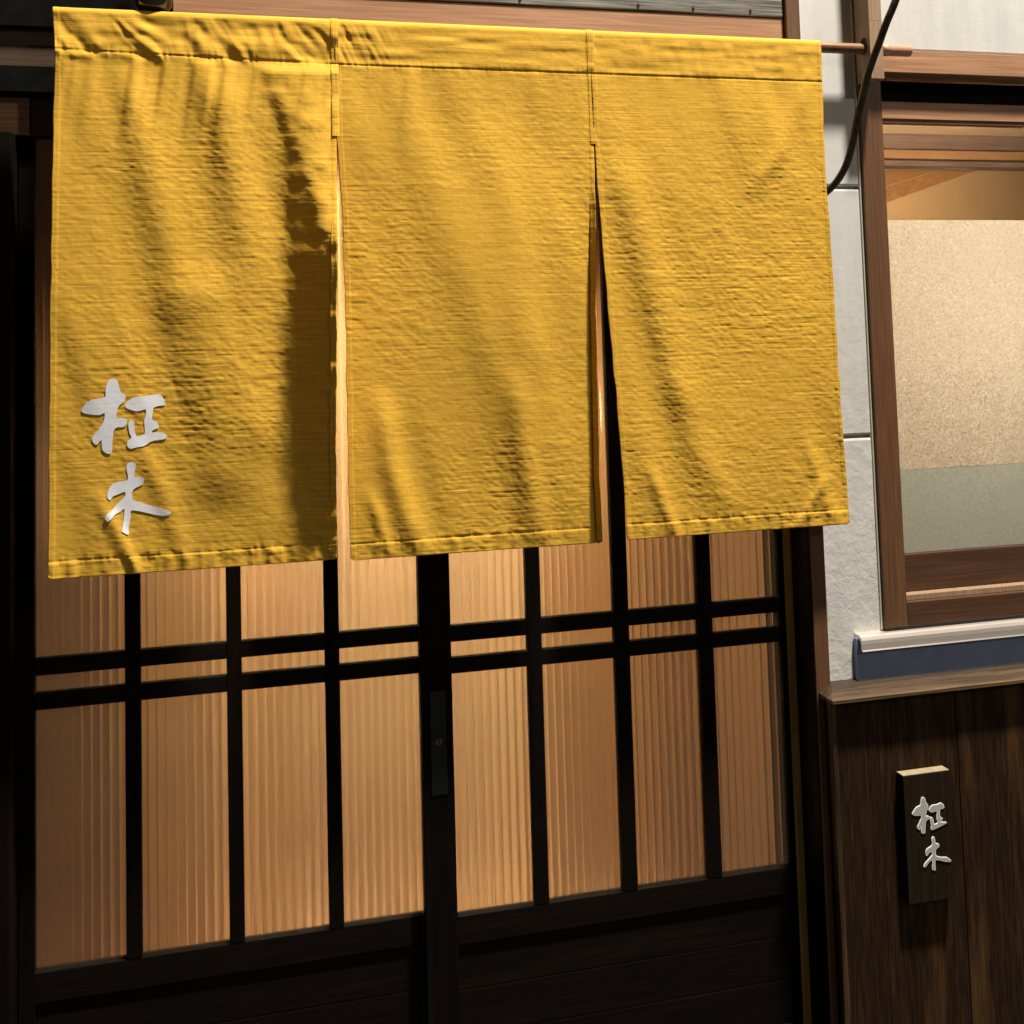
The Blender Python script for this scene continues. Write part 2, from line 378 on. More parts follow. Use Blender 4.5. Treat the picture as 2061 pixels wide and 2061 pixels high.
# ------------------------------------------------------------------ sliding doors
PH = {'upper': (.840, 2.034), 'small': (.763, .802), 'lower': (.155, .726)}
PW = .191
def pane_mesh(h):
    """ribbed on the street side, flat behind; local origin at lower left of the glass"""
    bm = bmesh.new(); w = PW+.012; hh = h+.012; nr = 10; seg = 12; y0 = -.0016; sag = .0017
    pitch = w/nr
    for i in range(nr):
        cols = []
        for k in range(seg+1):
            u = k/seg; x = -.006+i*pitch+u*pitch; y = y0-sag*(1-.55*abs(2*u-1)**4-.45*(2*u-1)**2)
            cols.append((bm.verts.new((x, y, -.006)), bm.verts.new((x, y, -.006+hh))))
        for a, b in zip(cols, cols[1:]): bm.faces.new((a[0], b[0], b[1], a[1])).smooth = True
        back = [bm.verts.new((-.006+i*pitch, .0016, -.006)), bm.verts.new((-.006+(i+1)*pitch, .0016, -.006)),
                bm.verts.new((-.006+(i+1)*pitch, .0016, -.006+hh)), bm.verts.new((-.006+i*pitch, .0016, -.006+hh))]
        bm.faces.new(back[::-1])
    me = bpy.data.meshes.new('pane')
    # orient: front towards -y, back towards +y
    for f in bm.faces:
        f.normal_update()
        cy = sum(v.co.y for v in f.verts)/len(f.verts)
        if (cy < 0 and f.normal.y > 0) or (cy > 0 and f.normal.y < 0): f.normal_flip()
    bm.to_mesh(me); bm.free(); me.materials.append(MAT['rib']); return me
PM = {k: pane_mesh(b-a) for k, (a, b) in PH.items()}
def leaf(x_stile_l, cols, x_stile_r, Y, label, lock=False):
    d = thing('sliding_door', label, 'sliding door', ((x_stile_l+x_stile_r)/2, Y, -.31), 'pair of sliding lattice doors')
    yb = Y+.028
    zt = 2.13
    obj('stile', B(x_stile_l, cols[0][0], Y, yb, -.31, zt, .002), MAT['door'], d)
    obj('stile', B(cols[-1][1], x_stile_r, Y, yb, -.31, zt, .002), MAT['door'], d)
    xl, xr = cols[0][0], cols[-1][1]
    obj('top_rail', B(xl, xr, Y+.001, yb, 2.034, zt, .001), MAT['doorx'], d)
    obj('bottom_rail', B(xl, xr, Y+.001, yb, .088, .155, .002), MAT['doorx'], d)
    obj('bottom_rail', B(xl, xr, Y+.001, yb, -.31, -.235, .002), MAT['doorx'], d)
    # kick panel of three horizontal boards, set back from the stiles
    zz = [-.235, -.128, -.021, .086]
    for a, b in zip(zz, zz[1:]):
        obj('kick_board', B(xl, xr, Y+.010, Y+.020, a+.001, b-.001, .0015), MAT['doorx'], d)
    for (a, b), (c, e) in zip(cols, cols[1:]):
        obj('muntin', B(b, c, Y, Y+.026, .155, 2.034, .0015), MAT['door'], d)
    first = {}
    for a, b in cols:
        for z0, z1 in ((.802, .840), (.726, .763)):
            obj('crossbar', B(a, b, Y+.0015, Y+.024, z0, z1, .0015), MAT['doorx'], d)
        for k, (z0, z1) in PH.items():
            obj('pane', PM[k], None, d, loc=(a+((b-a)-PW)/2, Y+.017, z0))
    if lock:
        lk = obj('lock_plate', B(.366, .405, Y-.0025, Y+.001, .445, .690, .001), MAT['lock'], d)
        bm = bmesh.new(); tube(bm, [(.3855, Y-.006, .571), (.3855, Y-.001, .571)], .0085, 20)
        for v in bm.verts: v.co -= Vector(d['_w'])
        me = bpy.data.meshes.new('key_cylinder'); bm.to_mesh(me); bm.free(); me.materials.append(MAT['keycyl'])
        kc = bpy.data.objects.new('key_cylinder', me); COL.objects.link(kc); kc.parent = lk
        bm = bmesh.new(); box(bm, .3845, .3865, Y-.0066, Y-.0055, .566, .579)
        for v in bm.verts: v.co -= Vector(d['_w'])
        me = bpy.data.meshes.new('keyhole'); bm.to_mesh(me); bm.free(); me.materials.append(MAT['black'])
        kh = bpy.data.objects.new('keyhole', me); COL.objects.link(kh); kh.parent = lk
    return d
leaf(-.560, [(-.526, -.333), (-.299, -.107), (-.073, .120), (.155, .347)], .400, 0.0,
     'left lattice sliding door, set one step further back, darkest pane at its left edge')
leaf(.345, [(.422, .613), (.650, .840), (.879, 1.067), (1.106, 1.297)], 1.3115, -.031,
     'right lattice sliding door with the keyhole plate on its left stile', True)

# ------------------------------------------------------------------ window
wn = thing('window', 'brown framed window with frosted paper film on the glass', 'window', (2.1, -.1, .76))
obj('post', B(1.5385, 1.604, -.135, -.03, .764, 2.75, .003), MAT['post'], wn)
obj('header', B(1.6045, 3.2, -.126, -.03, 2.226, 2.287, .002), MAT['beam'], wn)
obj('head_groove', B(1.6045, 3.2, -.040, -.03, 2.11, 2.226, 0), MAT['black'], wn)  # recess back coloured near-black for the shade under the header
obj('top_rail', B(1.6045, 3.2, -.092, -.065, 2.107, 2.155, .002), MAT['beam'], wn)
obj('glazing_bead', B(1.6045, 3.2, -.089, -.068, 2.096, 2.1065, .001), MAT['post'], wn)
obj('bottom_rail', B(1.6045, 3.2, -.092, -.060, .841, .938, .002), MAT['darkpost'], wn)
obj('lit_sill_ledge', B(1.6045, 3.2, -.120, -.03, .826, .8405, .001), MAT['pale'], wn)  # paler than the sill board: light on its top put into the colour
obj('sill_board', B(1.6045, 3.2, -.134, -.03, .764, .8255, .002), MAT['darkpost'], wn)
obj('pane', B(1.6045, 3.2, -.080, -.076, .936, 2.10, 0), MAT['glass'], wn)
fl = obj('film', B(1.6045, 3.2, -.0738, -.0733, 1.158, 1.832, 0), MAT['film'], wn); fl['label'] = 'pale speckled paper film'
fl = obj('film', B(1.6045, 3.2, -.0738, -.0733, .936, 1.157, 0), MAT['film2'], wn); fl['label'] = 'greenish lower strip of film'

fsh = thing('sill_flashing', 'silver-nosed slate blue metal flashing under the window', 'flashing', (1.9, -.13, .64))
obj('dark_gasket', B(1.5385, 3.2, -.130, -.10, .752, .7635, 0), MAT['darkstrip'], fsh)
bm = bmesh.new()
prof = [(-.115, .757), (-.142, .7555), (-.149, .752), (-.1535, .745), (-.155, .736), (-.1553, .722), (-.157, .7185), (-.153, .7175), (-.151, .722), (-.1505, .733), (-.148, .741), (-.143, .746), (-.115, .748)]
prism_x(bm, prof, 1.457, 3.2)
obj('nosing', bm, MAT['steel'], fsh)
obj('fascia', B(1.452, 3.2, -.136, -.122, .630, .7465, .001), MAT['navy'], fsh)

# dining room behind: layered lintel, greyed to stand in for a reflection in the pane, and an orange wooden brace below it
il = thing('interior_lintel', 'layered wooden lintel behind the clear window top, its grey-brown standing in for a reflection in the glass', 'beam', (2.6, 1.0, 2.2))
obj('batten', B(1.95, 5.8, .985, 1.06, 2.252, 2.311, .003), MAT['greybeam'], il)
obj('batten', B(1.95, 5.8, .995, 1.06, 2.214, 2.250, .003), MAT['innerbrown'], il)
obj('batten', B(1.95, 5.8, 1.005, 1.06, 2.206, 2.212, 0), MAT['innerdark'], il)
obj('batten', B(1.95, 5.8, .985, 1.06, 2.183, 2.204, .002), MAT['greybeam'], il)
obj('board', B(1.95, 5.8, 1.02, 1.08, 2.313, 2.61, 0), MAT['innerwall'], il)
br = thing('wooden_brace', 'orange wooden corner brace inside the room behind the window', 'brace', (2.4, 1.05, 2.1))
def slab(pts, y0, y1):
    bm = bmesh.new(); a = [bm.verts.new((x, y0, z)) for x, z in pts]; b = [bm.verts.new((x, y1, z)) for x, z in pts]
    n = len(pts)
    for i in range(n): bm.faces.new((a[i], a[(i+1) % n], b[(i+1) % n], b[i]))
    bm.faces.new(a); bm.faces.new(b[::-1]); return bm
obj('upper_board', slab([(2.0, 2.01), (2.0, 2.178), (2.60, 2.178)], 1.04, 1.07), MAT['rafter'], br)
obj('lower_board', slab([(2.0, 1.93), (2.0, 2.005), (2.605, 2.178), (2.77, 2.178)], 1.03, 1.075), MAT['rafter'], br)

# ------------------------------------------------------------------ charred wainscot with its ledge
wc = thing('wainscot', 'dark charred plank wainscot below the window', 'wainscot', (1.8, -.15, -.35))
xs = [1.3535, 1.4805, 1.705, 1.925, 2.15, 2.38, 2.62, 2.86, 3.1]
for i, (a, b) in enumerate(zip(xs, xs[1:])):
    dy = (0, .0015, 0, .002, .0008, 0, .001, 0)[i]
    obj('plank', B(a+.0007, b-.0007, -.171+dy, -.150, -.35, .612, .0012), MAT['wains'], wc)
obj('corner_bead', B(1.3500, 1.3655, -.1745, -.155, -.35, .612, .004), MAT['edge'], wc)['label'] = 'worn orange-brown corner strip'
obj('return_board', B(1.3535, 1.3700, -.1535, -.1355, -.35, .612, .001), MAT['door'], wc)
obj('backing', B(1.372, 3.1, -.149, -.11, -.35, .61, 0), MAT['black'], wc)
bm = bmesh.new()
z = .614
P = {}
def V(n, *c): P[n] = bm.verts.new(c)
V('a', 1.340, -.203, z); V('b', 3.15, -.203, z); V('c', 3.15, -.10, z); V('d', 1.340, -.10, z)
V('e', 1.3405, -.2035, z+.008); V('f', 3.15, -.2035, z+.008); V('g', 3.15, -.1215, z+.030); V('h', 1.376, -.1365, z+.027)
V('i', 1.3405, -.100, z+.008); V('j', 1.376, -.10, z+.030); V('k', 3.15, -.10, z+.030)
for q in ('abcd', 'aefb', 'efgh', 'aide', 'eihj'[0:0] or 'ehji', 'hgkj', 'bfgkc', 'dijkc'):
    if q: bm.faces.new([P[c] for c in q]) if q != 'aide' else bm.faces.new([P[c] for c in ('a', 'd', 'i', 'e')])
obj('ledge', bm, MAT['ledge'], wc)
obj('end_cut', B(1.3545, 1.4790, -.1722, -.170, -.215, -.2125, 0), MAT['edge'], wc)

# ------------------------------------------------------------------ calligraphy outlines (two characters), in metres
G_NOREN = [
 [(460,120),(500,135),(520,175),(530,215),(550,270),(590,290),(598,325),(575,375),(530,410),(508,460),(497,540),(560,543),(610,570),(612,605),(575,645),(510,648),(475,675),(460,740),(455,810),(452,880),(440,930),(400,935),(355,905),(340,870),(335,790),(310,810),(285,838),(250,820),(232,775),(260,720),(305,670),(340,620),(362,570),(370,495),(310,515),(230,510),(135,490),(122,455),(150,405),(215,355),(290,338),(375,318),(378,260),(390,190),(415,140)],
 [(595,400),(620,365),(700,320),(800,312),(870,300),(960,290),(1000,320),(1020,370),(1028,405),(960,415),(905,435),(895,480),(885,560),(930,590),(962,635),(940,660),(895,680),(885,705),(960,702),(1020,715),(1050,745),(1020,775),(960,785),(880,800),(800,850),(720,865),(650,880),(615,850),(620,800),(660,760),(640,710),(628,640),(630,590),(660,573),(690,590),(693,640),(700,700),(720,745),(760,735),(805,715),(803,640),(800,570),(815,520),(815,455),(750,470),(700,472),(630,450),(597,430)],
 [(655,1022),(700,1040),(707,1080),(697,1130),(695,1180),(740,1182),(790,1205),(793,1245),(760,1280),(700,1310),(672,1345),(668,1395),(680,1435),(760,1465),(860,1495),(980,1525),(1050,1550),(1092,1580),(1020,1608),(930,1600),(820,1575),(720,1555),(655,1555),(655,1610),(640,1680),(630,1740),(635,1800),(620,1815),(565,1785),(560,1760),(570,1700),(580,1620),(583,1535),(540,1565),(480,1600),(440,1650),(400,1675),(372,1640),(395,1590),(440,1560),(490,1500),(560,1430),(590,1395),(590,1350),(520,1375),(460,1400),(430,1440),(400,1410),(405,1350),(440,1280),(500,1245),(590,1230),(620,1215),(622,1170),(612,1125),(610,1060)]]
G_SIGN = [
 [(410,512),(435,525),(450,575),(475,610),(475,645),(455,690),(450,738),(475,738),(500,755),(495,775),(455,797),(445,830),(440,890),(437,950),(400,952),(388,930),(390,880),(370,912),(342,880),(365,825),(388,770),(385,735),(330,740),(280,720),(295,685),(330,635),(375,610),(385,560),(395,520)],
 [(487,655),(520,610),(580,600),(625,580),(660,600),(668,645),(620,665),(618,720),(620,750),(650,765),(645,790),(620,810),(690,812),(697,828),(640,860),(580,890),(520,912),(505,890),(510,855),(500,790),(510,752),(535,775),(550,838),(590,820),(575,770),(580,700),(572,685),(520,698),(485,680)],
 [(540,990),(558,1020),(565,1070),(600,1075),(610,1110),(575,1145),(565,1190),(580,1225),(640,1240),(700,1240),(745,1270),(750,1295),(690,1298),(610,1280),(565,1282),(562,1340),(565,1398),(535,1400),(522,1380),(525,1290),(500,1290),(465,1335),(440,1365),(420,1355),(440,1310),(490,1255),(520,1215),(522,1185),(490,1190),(460,1228),(443,1200),(455,1145),(510,1105),(522,1075),(515,1020)]]
def unview(pts, ox, oy, sc, Y):
    """tracing (drawn on an oblique photo) -> undistorted metres on the vertical plane y=Y"""
    out = []
    for a, b in pts:
        u, v = ox+a/sc, oy+b/sc
        d = M.T @ np.array([(u-1030.5)/2108.26, (v-581.57)/2108.26, 1.0])
        t = (Y+2.6)/d[1]; out.append((d[0]*t, 1.5+d[2]*t))
    return out

# ------------------------------------------------------------------ name plate
sg = thing('name_plate', 'small dark wooden name plate with two white characters on the plank wall', 'sign', (1.59, -.172, .108))
obj('board', B(1.5255, 1.6565, -.200, -.1715, .1080, .4190, .002), MAT['signw'], sg)
obj('top_edge', B(1.526, 1.656, -.1995, -.1715, .4192, .4205, 0), MAT['signtop'], sg)  # light on the top of the plate put in as a pale strip
for pts in G_SIGN:
    P2 = smoothpts(unview(pts, 1790, 1520, 6.0375, -.203), 3)
    bm = bmesh.new(); vs = [bm.verts.new((x, -.2005, z)) for x, z in P2]
    f = bm.faces.new(vs)
    r = bmesh.ops.extrude_face_region(bm, geom=[f])
    top = [v for v in r['geom'] if isinstance(v, bmesh.types.BMVert)]
    for v in top: v.co.y -= .0016
    tf = [x for x in r['geom'] if isinstance(x, bmesh.types.BMFace)][0]
    bmesh.ops.triangulate(bm, faces=[x for x in bm.faces if len(x.verts) > 4 and x is not tf])
    # raised bright rim, sunk face
    ins = bmesh.ops.inset_region(bm, faces=[tf], thickness=.0016, depth=-.0002, use_even_offset=True)
    bm.faces.ensure_lookup_table()
    me = bpy.data.meshes.new('character'); 
    inner = tf
    for f2 in bm.faces: f2.material_index = 1
    inner.material_index = 0
    bmesh.ops.triangulate(bm, faces=[inner])
    for v in bm.verts: v.co -= Vector(sg['_w'])
    bmesh.ops.recalc_face_normals(bm, faces=bm.faces[:])
    bm.to_mesh(me); bm.free(); me.materials.append(MAT['letter']); me.materials.append(MAT['letteredge'])
    o = bpy.data.objects.new('lettering', me); COL.objects.link(o); o.parent = sg

# ------------------------------------------------------------------ rod, bracket, cable, glass globe
bm = bmesh.new(); prng = random.Random(3)
npt = 60; pts = []; rad = []
for i in range(npt):
    x = -.43+i*(1.592+.43)/(npt-1); pts.append((x, -.172, 2.2715)); rad.append(.0140+prng.uniform(-.0002, .0002))
tube(bm, pts, rad, 18)
rod = thing('curtain_rod', 'wooden curtain rod with a shiny copper end cap', 'rod', (.5, -.172, 2.27))
obj('pole', bm, MAT['rod'], rod, True)
bm = bmesh.new(); tube(bm, [(1.585, -.172, 2.2715), (1.590, -.172, 2.2715), (1.591, -.172, 2.2715), (1.604, -.172, 2.2715), (1.605, -.172, 2.2715), (1.668, -.172, 2.2715), (1.6705, -.172, 2.2715)], [.0150, .0150, .0162, .0162, .0153, .0153, .0140], 24)
o = obj('end_cap', bm, MAT['copper'], rod, True)

bk = thing('rod_bracket', 'wooden bracket post holding the curtain rod beside the window', 'bracket', (1.555, -.17, 2.186))
bm = bmesh.new()
# side outline with an upright slot for the rod, extruded through the thickness
y0, y1, z0, z1 = -.203, -.1358, 2.186, 2.75
x0, x1 = 1.534, 1.571
cy_, cz = -.172, 2.279
ell = [(cy_+.0165*math.cos(a), cz+.0235*math.sin(a)) for a in [2*math.pi*k/24 for k in range(24)]]
def ring(xx):
    return [bm.verts.new((xx, y, z)) for y, z in ell], [bm.verts.new((xx, y, z)) for y, z in ((y1, cz+.06), (y0, cz+.06), (y0, cz-.06), (y1, cz-.06))]
ra = ring(x0); rb = ring(x1)
for R_ in (ra, rb):
    E_, C_ = R_
    # quadrants: corner i serves ellipse verts
    order = {0: range(0, 7), 1: range(6, 13), 2: range(12, 19), 3: range(18, 25)}
    for i, rg in order.items():
        rg = list(rg)
        for a, b in zip(rg, rg[1:]): bm.faces.new((C_[i], E_[a % 24], E_[b % 24]))
    bm.faces.new((C_[0], E_[6], C_[1])); bm.faces.new((C_[1], E_[12], C_[2])); bm.faces.new((C_[2], E_[18], C_[3])); bm.faces.new((C_[3], E_[0], C_[0]))
for k in range(24): bm.faces.new((ra[0][k], ra[0][(k+1) % 24], rb[0][(k+1) % 24], rb[0][k]))
for i in (1, 3): bm.faces.new((ra[1][i], ra[1][(i+1) % 4], rb[1][(i+1) % 4], rb[1][i]))
obj('slotted_block', bm, MAT['pale'], bk)
obj('upright', B(x0, x1, y0, y1, cz+.0601, z1, .0005), MAT['pale'], bk)
obj('foot_block', B(x0, x1, y0, y1, z0, cz-.0601, .0005), MAT['pale'], bk)

cb = [(1.535, -.385, 2.43), (1.51, -.36, 2.338), (1.494, -.34, 2.286), (1.484, -.32, 2.241), (1.475, -.30, 2.2), (1.468, -.285, 2.163), (1.466, -.265, 2.121), (1.460, -.25, 2.075), (1.458, -.235, 2.038), (1.455, -.22, 2.000), (1.451, -.205, 1.966), (1.443, -.19, 1.938), (1.432, -.172, 1.914), (1.417, -.155, 1.895), (1.398, -.148, 1.882), (1.376, -.150, 1.874)]
cbs = []
for i in range(len(cb)-1):
    a, b, c, d = [np.array(cb[max(0, min(len(cb)-1, j))]) for j in (i-1, i, i+1, i+2)]
    for k in range(5):
        t_ = k/5; cbs.append(tuple(.5*((2*b)+(-a+c)*t_+(2*a-5*b+4*c-d)*t_*t_+(-a+3*b-3*c+d)*t_**3)))
bm = bmesh.new(); tube(bm, cbs, .0093, 12)
tag(obj('cable', bm, MAT['cable'], None, True), 'thick black cable curving down in front of the bracket and behind the curtain', 'cable')

# glass lamp globe hanging at the top left
gl_ = thing('glass_lamp_globe', 'dark glass lamp globe hanging above the curtain near the top left corner', 'lamp', (-.243, -.160, 2.29))
bm = bmesh.new(); prof = [(.001, 2.292), (.020, 2.2925), (.033, 2.297), (.0395, 2.307), (.041, 2.325), (.041, 2.40), (.038, 2.42)]
seg = 28; rings = []
for r_, z_ in prof: rings.append([bm.verts.new((-.243+r_*math.cos(2*math.pi*k/seg), -.160+r_*math.sin(2*math.pi*k/seg), z_)) for k in range(seg)])
for A, C in zip(rings, rings[1:]):
    for k in range(seg): bm.faces.new((A[k], A[(k+1) % seg], C[(k+1) % seg], C[k]))
bm.faces.new(rings[0]); bm.faces.new(rings[-1])
obj('globe', bm, MAT['smoke'], gl_, True)
bm = bmesh.new(); tube(bm, [(-.243, -.160, 2.415), (-.243, -.160, 2.50)], .043, 20); obj('socket', bm, MAT['lampmetal'], gl_)

# the lamp that lights the shopfront (fixture round the light, above the frame)
lm = thing('shopfront_lamp', 'black hooded outdoor lamp high above the window lighting the shopfront', 'lamp', (LAMP[0], LAMP[1], LAMP[2]))
bm = bmesh.new(); tube(bm, [(LAMP[0], LAMP[1], LAMP[2]+.16), (LAMP[0], LAMP[1], LAMP[2]+.05)], [.06, .17], 20, True); obj('hood', bm, MAT['lampmetal'], lm)
bm = bmesh.new(); tube(bm, [(LAMP[0], LAMP[1], LAMP[2]+.15), (LAMP[0], -.6, LAMP[2]+.25), (LAMP[0], -.1, LAMP[2]+.2)], .018, 10); obj('arm', bm, MAT['lampmetal'], lm)

sl2 = thing('fill_lamp', 'added lamp post out of view behind the camera, carrying the frontal fill', 'street lamp', (FILL_POS[0], FILL_POS[1], -.35))
bm = bmesh.new(); tube(bm, [(FILL_POS[0]+.4, FILL_POS[1], -.35), (FILL_POS[0]+.4, FILL_POS[1], 5.3)], [.07, .05], 12); obj('pole', bm, MAT['lampmetal'], sl2)
obj('lamp_head', B(FILL_POS[0]-.25, FILL_POS[0]+.45, FILL_POS[1]-.1, FILL_POS[1]+.1, 5.37, 5.45, .02), MAT['lampmetal'], sl2)

# ------------------------------------------------------------------ the curtain
_lat = {}
def vnoise(x, z, sx, sz, seed):
    if seed not in _lat: _lat[seed] = np.random.RandomState(seed).rand(257, 257)*2-1
    T = _lat[seed]; T[256, :] = T[0, :]; T[:, 256] = T[:, 0]; X = x/sx+1000; Z = z/sz+1000
    i = np.floor(X).astype(int); j = np.floor(Z).astype(int); fx = X-i; fz = Z-j
    fx = fx*fx*fx*(fx*(fx*6-15)+10); fz = fz*fz*fz*(fz*(fz*6-15)+10)
    i %= 256; j %= 256
    return (T[i, j]*(1-fx)+T[i+1, j]*fx)*(1-fz)+(T[i, j+1]*(1-fx)+T[i+1, j+1]*fx)*fz
def sstep(a, b, x):
    t = np.clip((x-a)/(b-a), 0, 1); return t*t*(3-2*t)
def gauss(x, w): return np.exp(-(x/w)**2)
YN = -.189; ZT = 2.289
# side outlines (z, x)
EDG = [
 ([(2.289, -.452), (2.20, -.446), (2.0, -.450), (1.8, -.453), (1.55, -.457), (1.3, -.460), (1.05, -.462)],
  [(2.289, .157), (2.004, .1575), (1.8, .157), (1.6, .152), (1.4, .147), (1.2, .143), (1.05, .142)]),
 ([(2.289, .157), (2.004, .1585), (1.85, .168), (1.6, .171), (1.35, .170), (1.2, .170), (1.05, .172)],
  [(2.289, .775), (2.002, .777), (1.85, .777), (1.6, .768), (1.4, .766), (1.2, .763), (1.05, .766)]),
 ([(2.289, .775), (2.002, .779), (1.8, .788), (1.6, .799), (1.4, .812), (1.2, .822), (1.05, .829)],
  [(2.289, 1.400), (2.23, 1.401), (2.0, 1.396), (1.8, 1.401), (1.6, 1.405), (1.4, 1.408), (1.2, 1.413), (1.05, 1.419)])]
ZB = [1.050, 1.045, 1.047]
def interp(tab, z):
    t = sorted(tab); return np.interp(z, [a for a, b in t], [b for a, b in t])
def path(z, pts):  # x centre of a fold as a function of z
    t = sorted(pts); return np.interp(z, [a for a, b in t], [b for a, b in t])
def ridge(x, z, pts, w, amp, z0, z1, fade=.12):
    return amp*gauss(x-path(z, pts), w)*sstep(z0, z0+fade, z)*(1-sstep(z1-fade, z1, z))
def step(x, z, pts, w, amp, z0, z1, fade=.15):
    return amp*sstep(-w, w, x-path(z, pts))*sstep(z0, z0+fade, z)*(1-sstep(z1-fade, z1, z))
def height(p, x, z, crinkle=True):
    """how far the cloth of panel p stands out towards the street (m)"""
    h = np.zeros_like(x)
    v = ZT-z
    # broad slow waves
    h += .006*vnoise(x, z, .22, .55, 11+p)*sstep(.05, .4, v)+.0030*vnoise(x+z*.25, z, .07, .30, 21+p)*sstep(.02, .2, v)
    if p == 0:
        # right part of the panel curls forward
        jag = .004*vnoise(x, z, .03, .03, 12)+.003*vnoise(x*0, z, 1, .13, 16)
        x0 = path(z, [(2.18, -.018), (2.10, .008), (2.02, .030), (1.90, .040), (1.82, .044), (1.6, .038), (1.4, .048), (1.2, .070), (1.05, .092)])+jag
        x1 = path(z, [(2.18, -.010), (2.10, .024), (2.02, .060), (1.90, .098), (1.83, .125), (1.76, .170), (1.05, .20)])+jag*.6
        er_ = 1-sstep(-.022, -.006, x-interp(EDG[0][1], z))
        sp = lambda u, w: .5*(u+np.sqrt(u*u+w*w))
        ww = np.interp(z, [1.05, 1.5, 2.0, 2.18], [.050, .040, .026, .014])
        run = sp(x-x0, ww)-sp(x-np.maximum(x1, x0+.003), ww)
        sl_ = np.interp(z, [1.05, 1.25, 1.45, 1.8, 2.0, 2.18], [.60, .80, .98, 1.00, 1.06, 1.1])*(1-sstep(2.150, 2.182, z))
        lowmot = 1-sstep(1.12, 1.32, z)
        h += sl_*run+er_*lowmot*.0035*vnoise(x+.3*z, z, .020, .022, 18)*sstep(-.05, .02, x-x0)
        # long soft folds further left
        h += ridge(x, z, [(2.15, -.10), (1.8, -.065), (1.4, -.03), (1.1, .0)], .055, .012, 1.25, 2.19)
        h += ridge(x, z, [(2.15, -.30), (1.9, -.25), (1.7, -.20)], .040, .010, 1.55, 2.2)
        h += ridge(x, z, [(1.6, -.14), (1.3, -.10)], .06, .012, 1.15, 1.75)
        h += ridge(x, z, [(1.45, -.33), (1.2, -.22), (1.05, -.18)], .026, .006, 1.0, 1.36, .1)
        h += ridge(x, z, [(1.3, -.40), (1.05, -.28)], .018, .006, 1.0, 1.25, .1)
        # pocket crinkles round the rod
        k = sstep(2.165, 2.19, z)*(1-sstep(2.25, 2.285, z))
        ang = x+(.75+.6*vnoise(x, z*0, .09, 1, 14))*(z-2.22)
        h += k*(.0045*vnoise(ang, z, .034, .045, 5)+.0016*vnoise(ang, z, .016, .040, 6)+.0012*vnoise(x-.5*z, z, .05, .016, 15))
        # gathers hanging from the stitch line
        h += .0040*vnoise(x-.15*(z-2.1), z*0+p, .022, 1, 7)*sstep(.105, .13, v)*(1-sstep(.15, .36, v))
    if p == 1:
        c = [(2.1, .30), (1.9, .345), (1.7, .40), (1.5, .45), (1.3, .50), (1.1, .56)]
        amp = np.interp(z, [1.05, 1.2, 1.5, 1.7, 1.9, 2.05], [.003, .007, .012, .011, .006, 0])
        h += amp*sstep(-.06, .06, x-path(z, c))*(1-sstep(.06, .30, x-path(z, c)))
        h += ridge(x, z, [(1.5, .24), (1.25, .27), (1.05, .33)], .030, .010, 1.0, 1.45)
        h += ridge(x, z, [(1.3, .19), (1.05, .26)], .016, .006, 1.0, 1.22, .08)
        h += ridge(x, z, [(1.5, .56), (1.05, .61)], .035, .010, 1.0, 1.5)
        h += ridge(x, z, [(2.0, .52), (1.6, .60)], .05, .005, 1.4, 2.1)
        k = sstep(2.165, 2.19, z)*(1-sstep(2.25, 2.285, z))
        ang = x+.45*(z-2.22)
        h += k*(.0030*vnoise(ang, z, .022, .10, 5)+.002*vnoise(ang, z, .011, .05, 6))*(1-sstep(.20, .34, x))
        h += k*.0013*vnoise(x, z, .10, .016, 8)
        h += .0025*vnoise(x-.15*(z-2.1), z*0+p, .03, 1, 7)*sstep(.105, .13, v)*(1-sstep(.15, .36, v))*(1-.6*sstep(.3, .45, x))
        # right edge rolls forward
        e = interp(EDG[1][1], z); r = sstep(1.95, 1.75, z) if False else 1-sstep(1.70, 1.98, z)
        h += r*.022*np.clip((x-(e-.013))/.013, 0, 1)**1.5
    if p == 2:
        h += ridge(x, z, [(1.45, .96), (1.25, 1.02), (1.1, 1.10), (1.0, 1.16)], .042, .0055, 1.02, 1.50, .15)
        h += ridge(x, z, [(1.25, .88), (1.05, .95)], .018, .006, 1.0, 1.25, .08)
        h += ridge(x, z, [(1.9, .86), (1.6, .93), (1.3, 1.0)], .05, .007, 1.3, 2.0)
        h += ridge(x, z, [(1.35, 1.28), (1.05, 1.38)], .020, .004, 1.0, 1.3, .1)
        h += ridge(x, z, [(1.2, 1.38), (1.05, 1.28)], .018, .005, 1.0, 1.2, .08)
        h += ridge(x, z, [(2.2, 1.36), (2.0, 1.28), (1.9, 1.20)], .03, .004, 1.85, 2.22, .1)
        k = sstep(2.165, 2.19, z)*(1-sstep(2.25, 2.285, z))
        h += k*.0009*vnoise(x, z, .09, .016, 9)+k*.0010*vnoise(x, z, .02, .03, 10)
        h += .0012*vnoise(x-.15*(z-2.1), z*0+p, .03, 1, 7)*sstep(.105, .13, v)*(1-sstep(.15, .36, v))
    # rod bulge, rounded top
    # stitch line of the pocket and of the bottom hem, with puckers
    zs = np.interp(x, [-.45, .157, 1.4], [2.192, 2.178, 2.176])
    pk = {0: 1.0, 1: .55, 2: .4}[p]
    h -= .0016*gauss(z-zs, .0022)
    h += pk*.0011*vnoise(x, z*0, .0065, 1, 31)*gauss(z-zs, .012)
    zh = ZB[p]+.036
    h -= .0014*gauss(z-zh, .0020)
    h += .0010*vnoise(x, z*0, .0075, 1, 32)*gauss(z-zh, .009)
    h += (.0034 if p == 0 else .0024)*vnoise(x, z*0, .018, 1, 33)*(1-sstep(zh-.01, zh+.006, z))
    h += .0009*(1-sstep(zh-.002, zh+.0005, z))+.0008*sstep(zs-.001, zs+.0015, z)
    xl = interp(EDG[p][0], z); xr = interp(EDG[p][1], z)
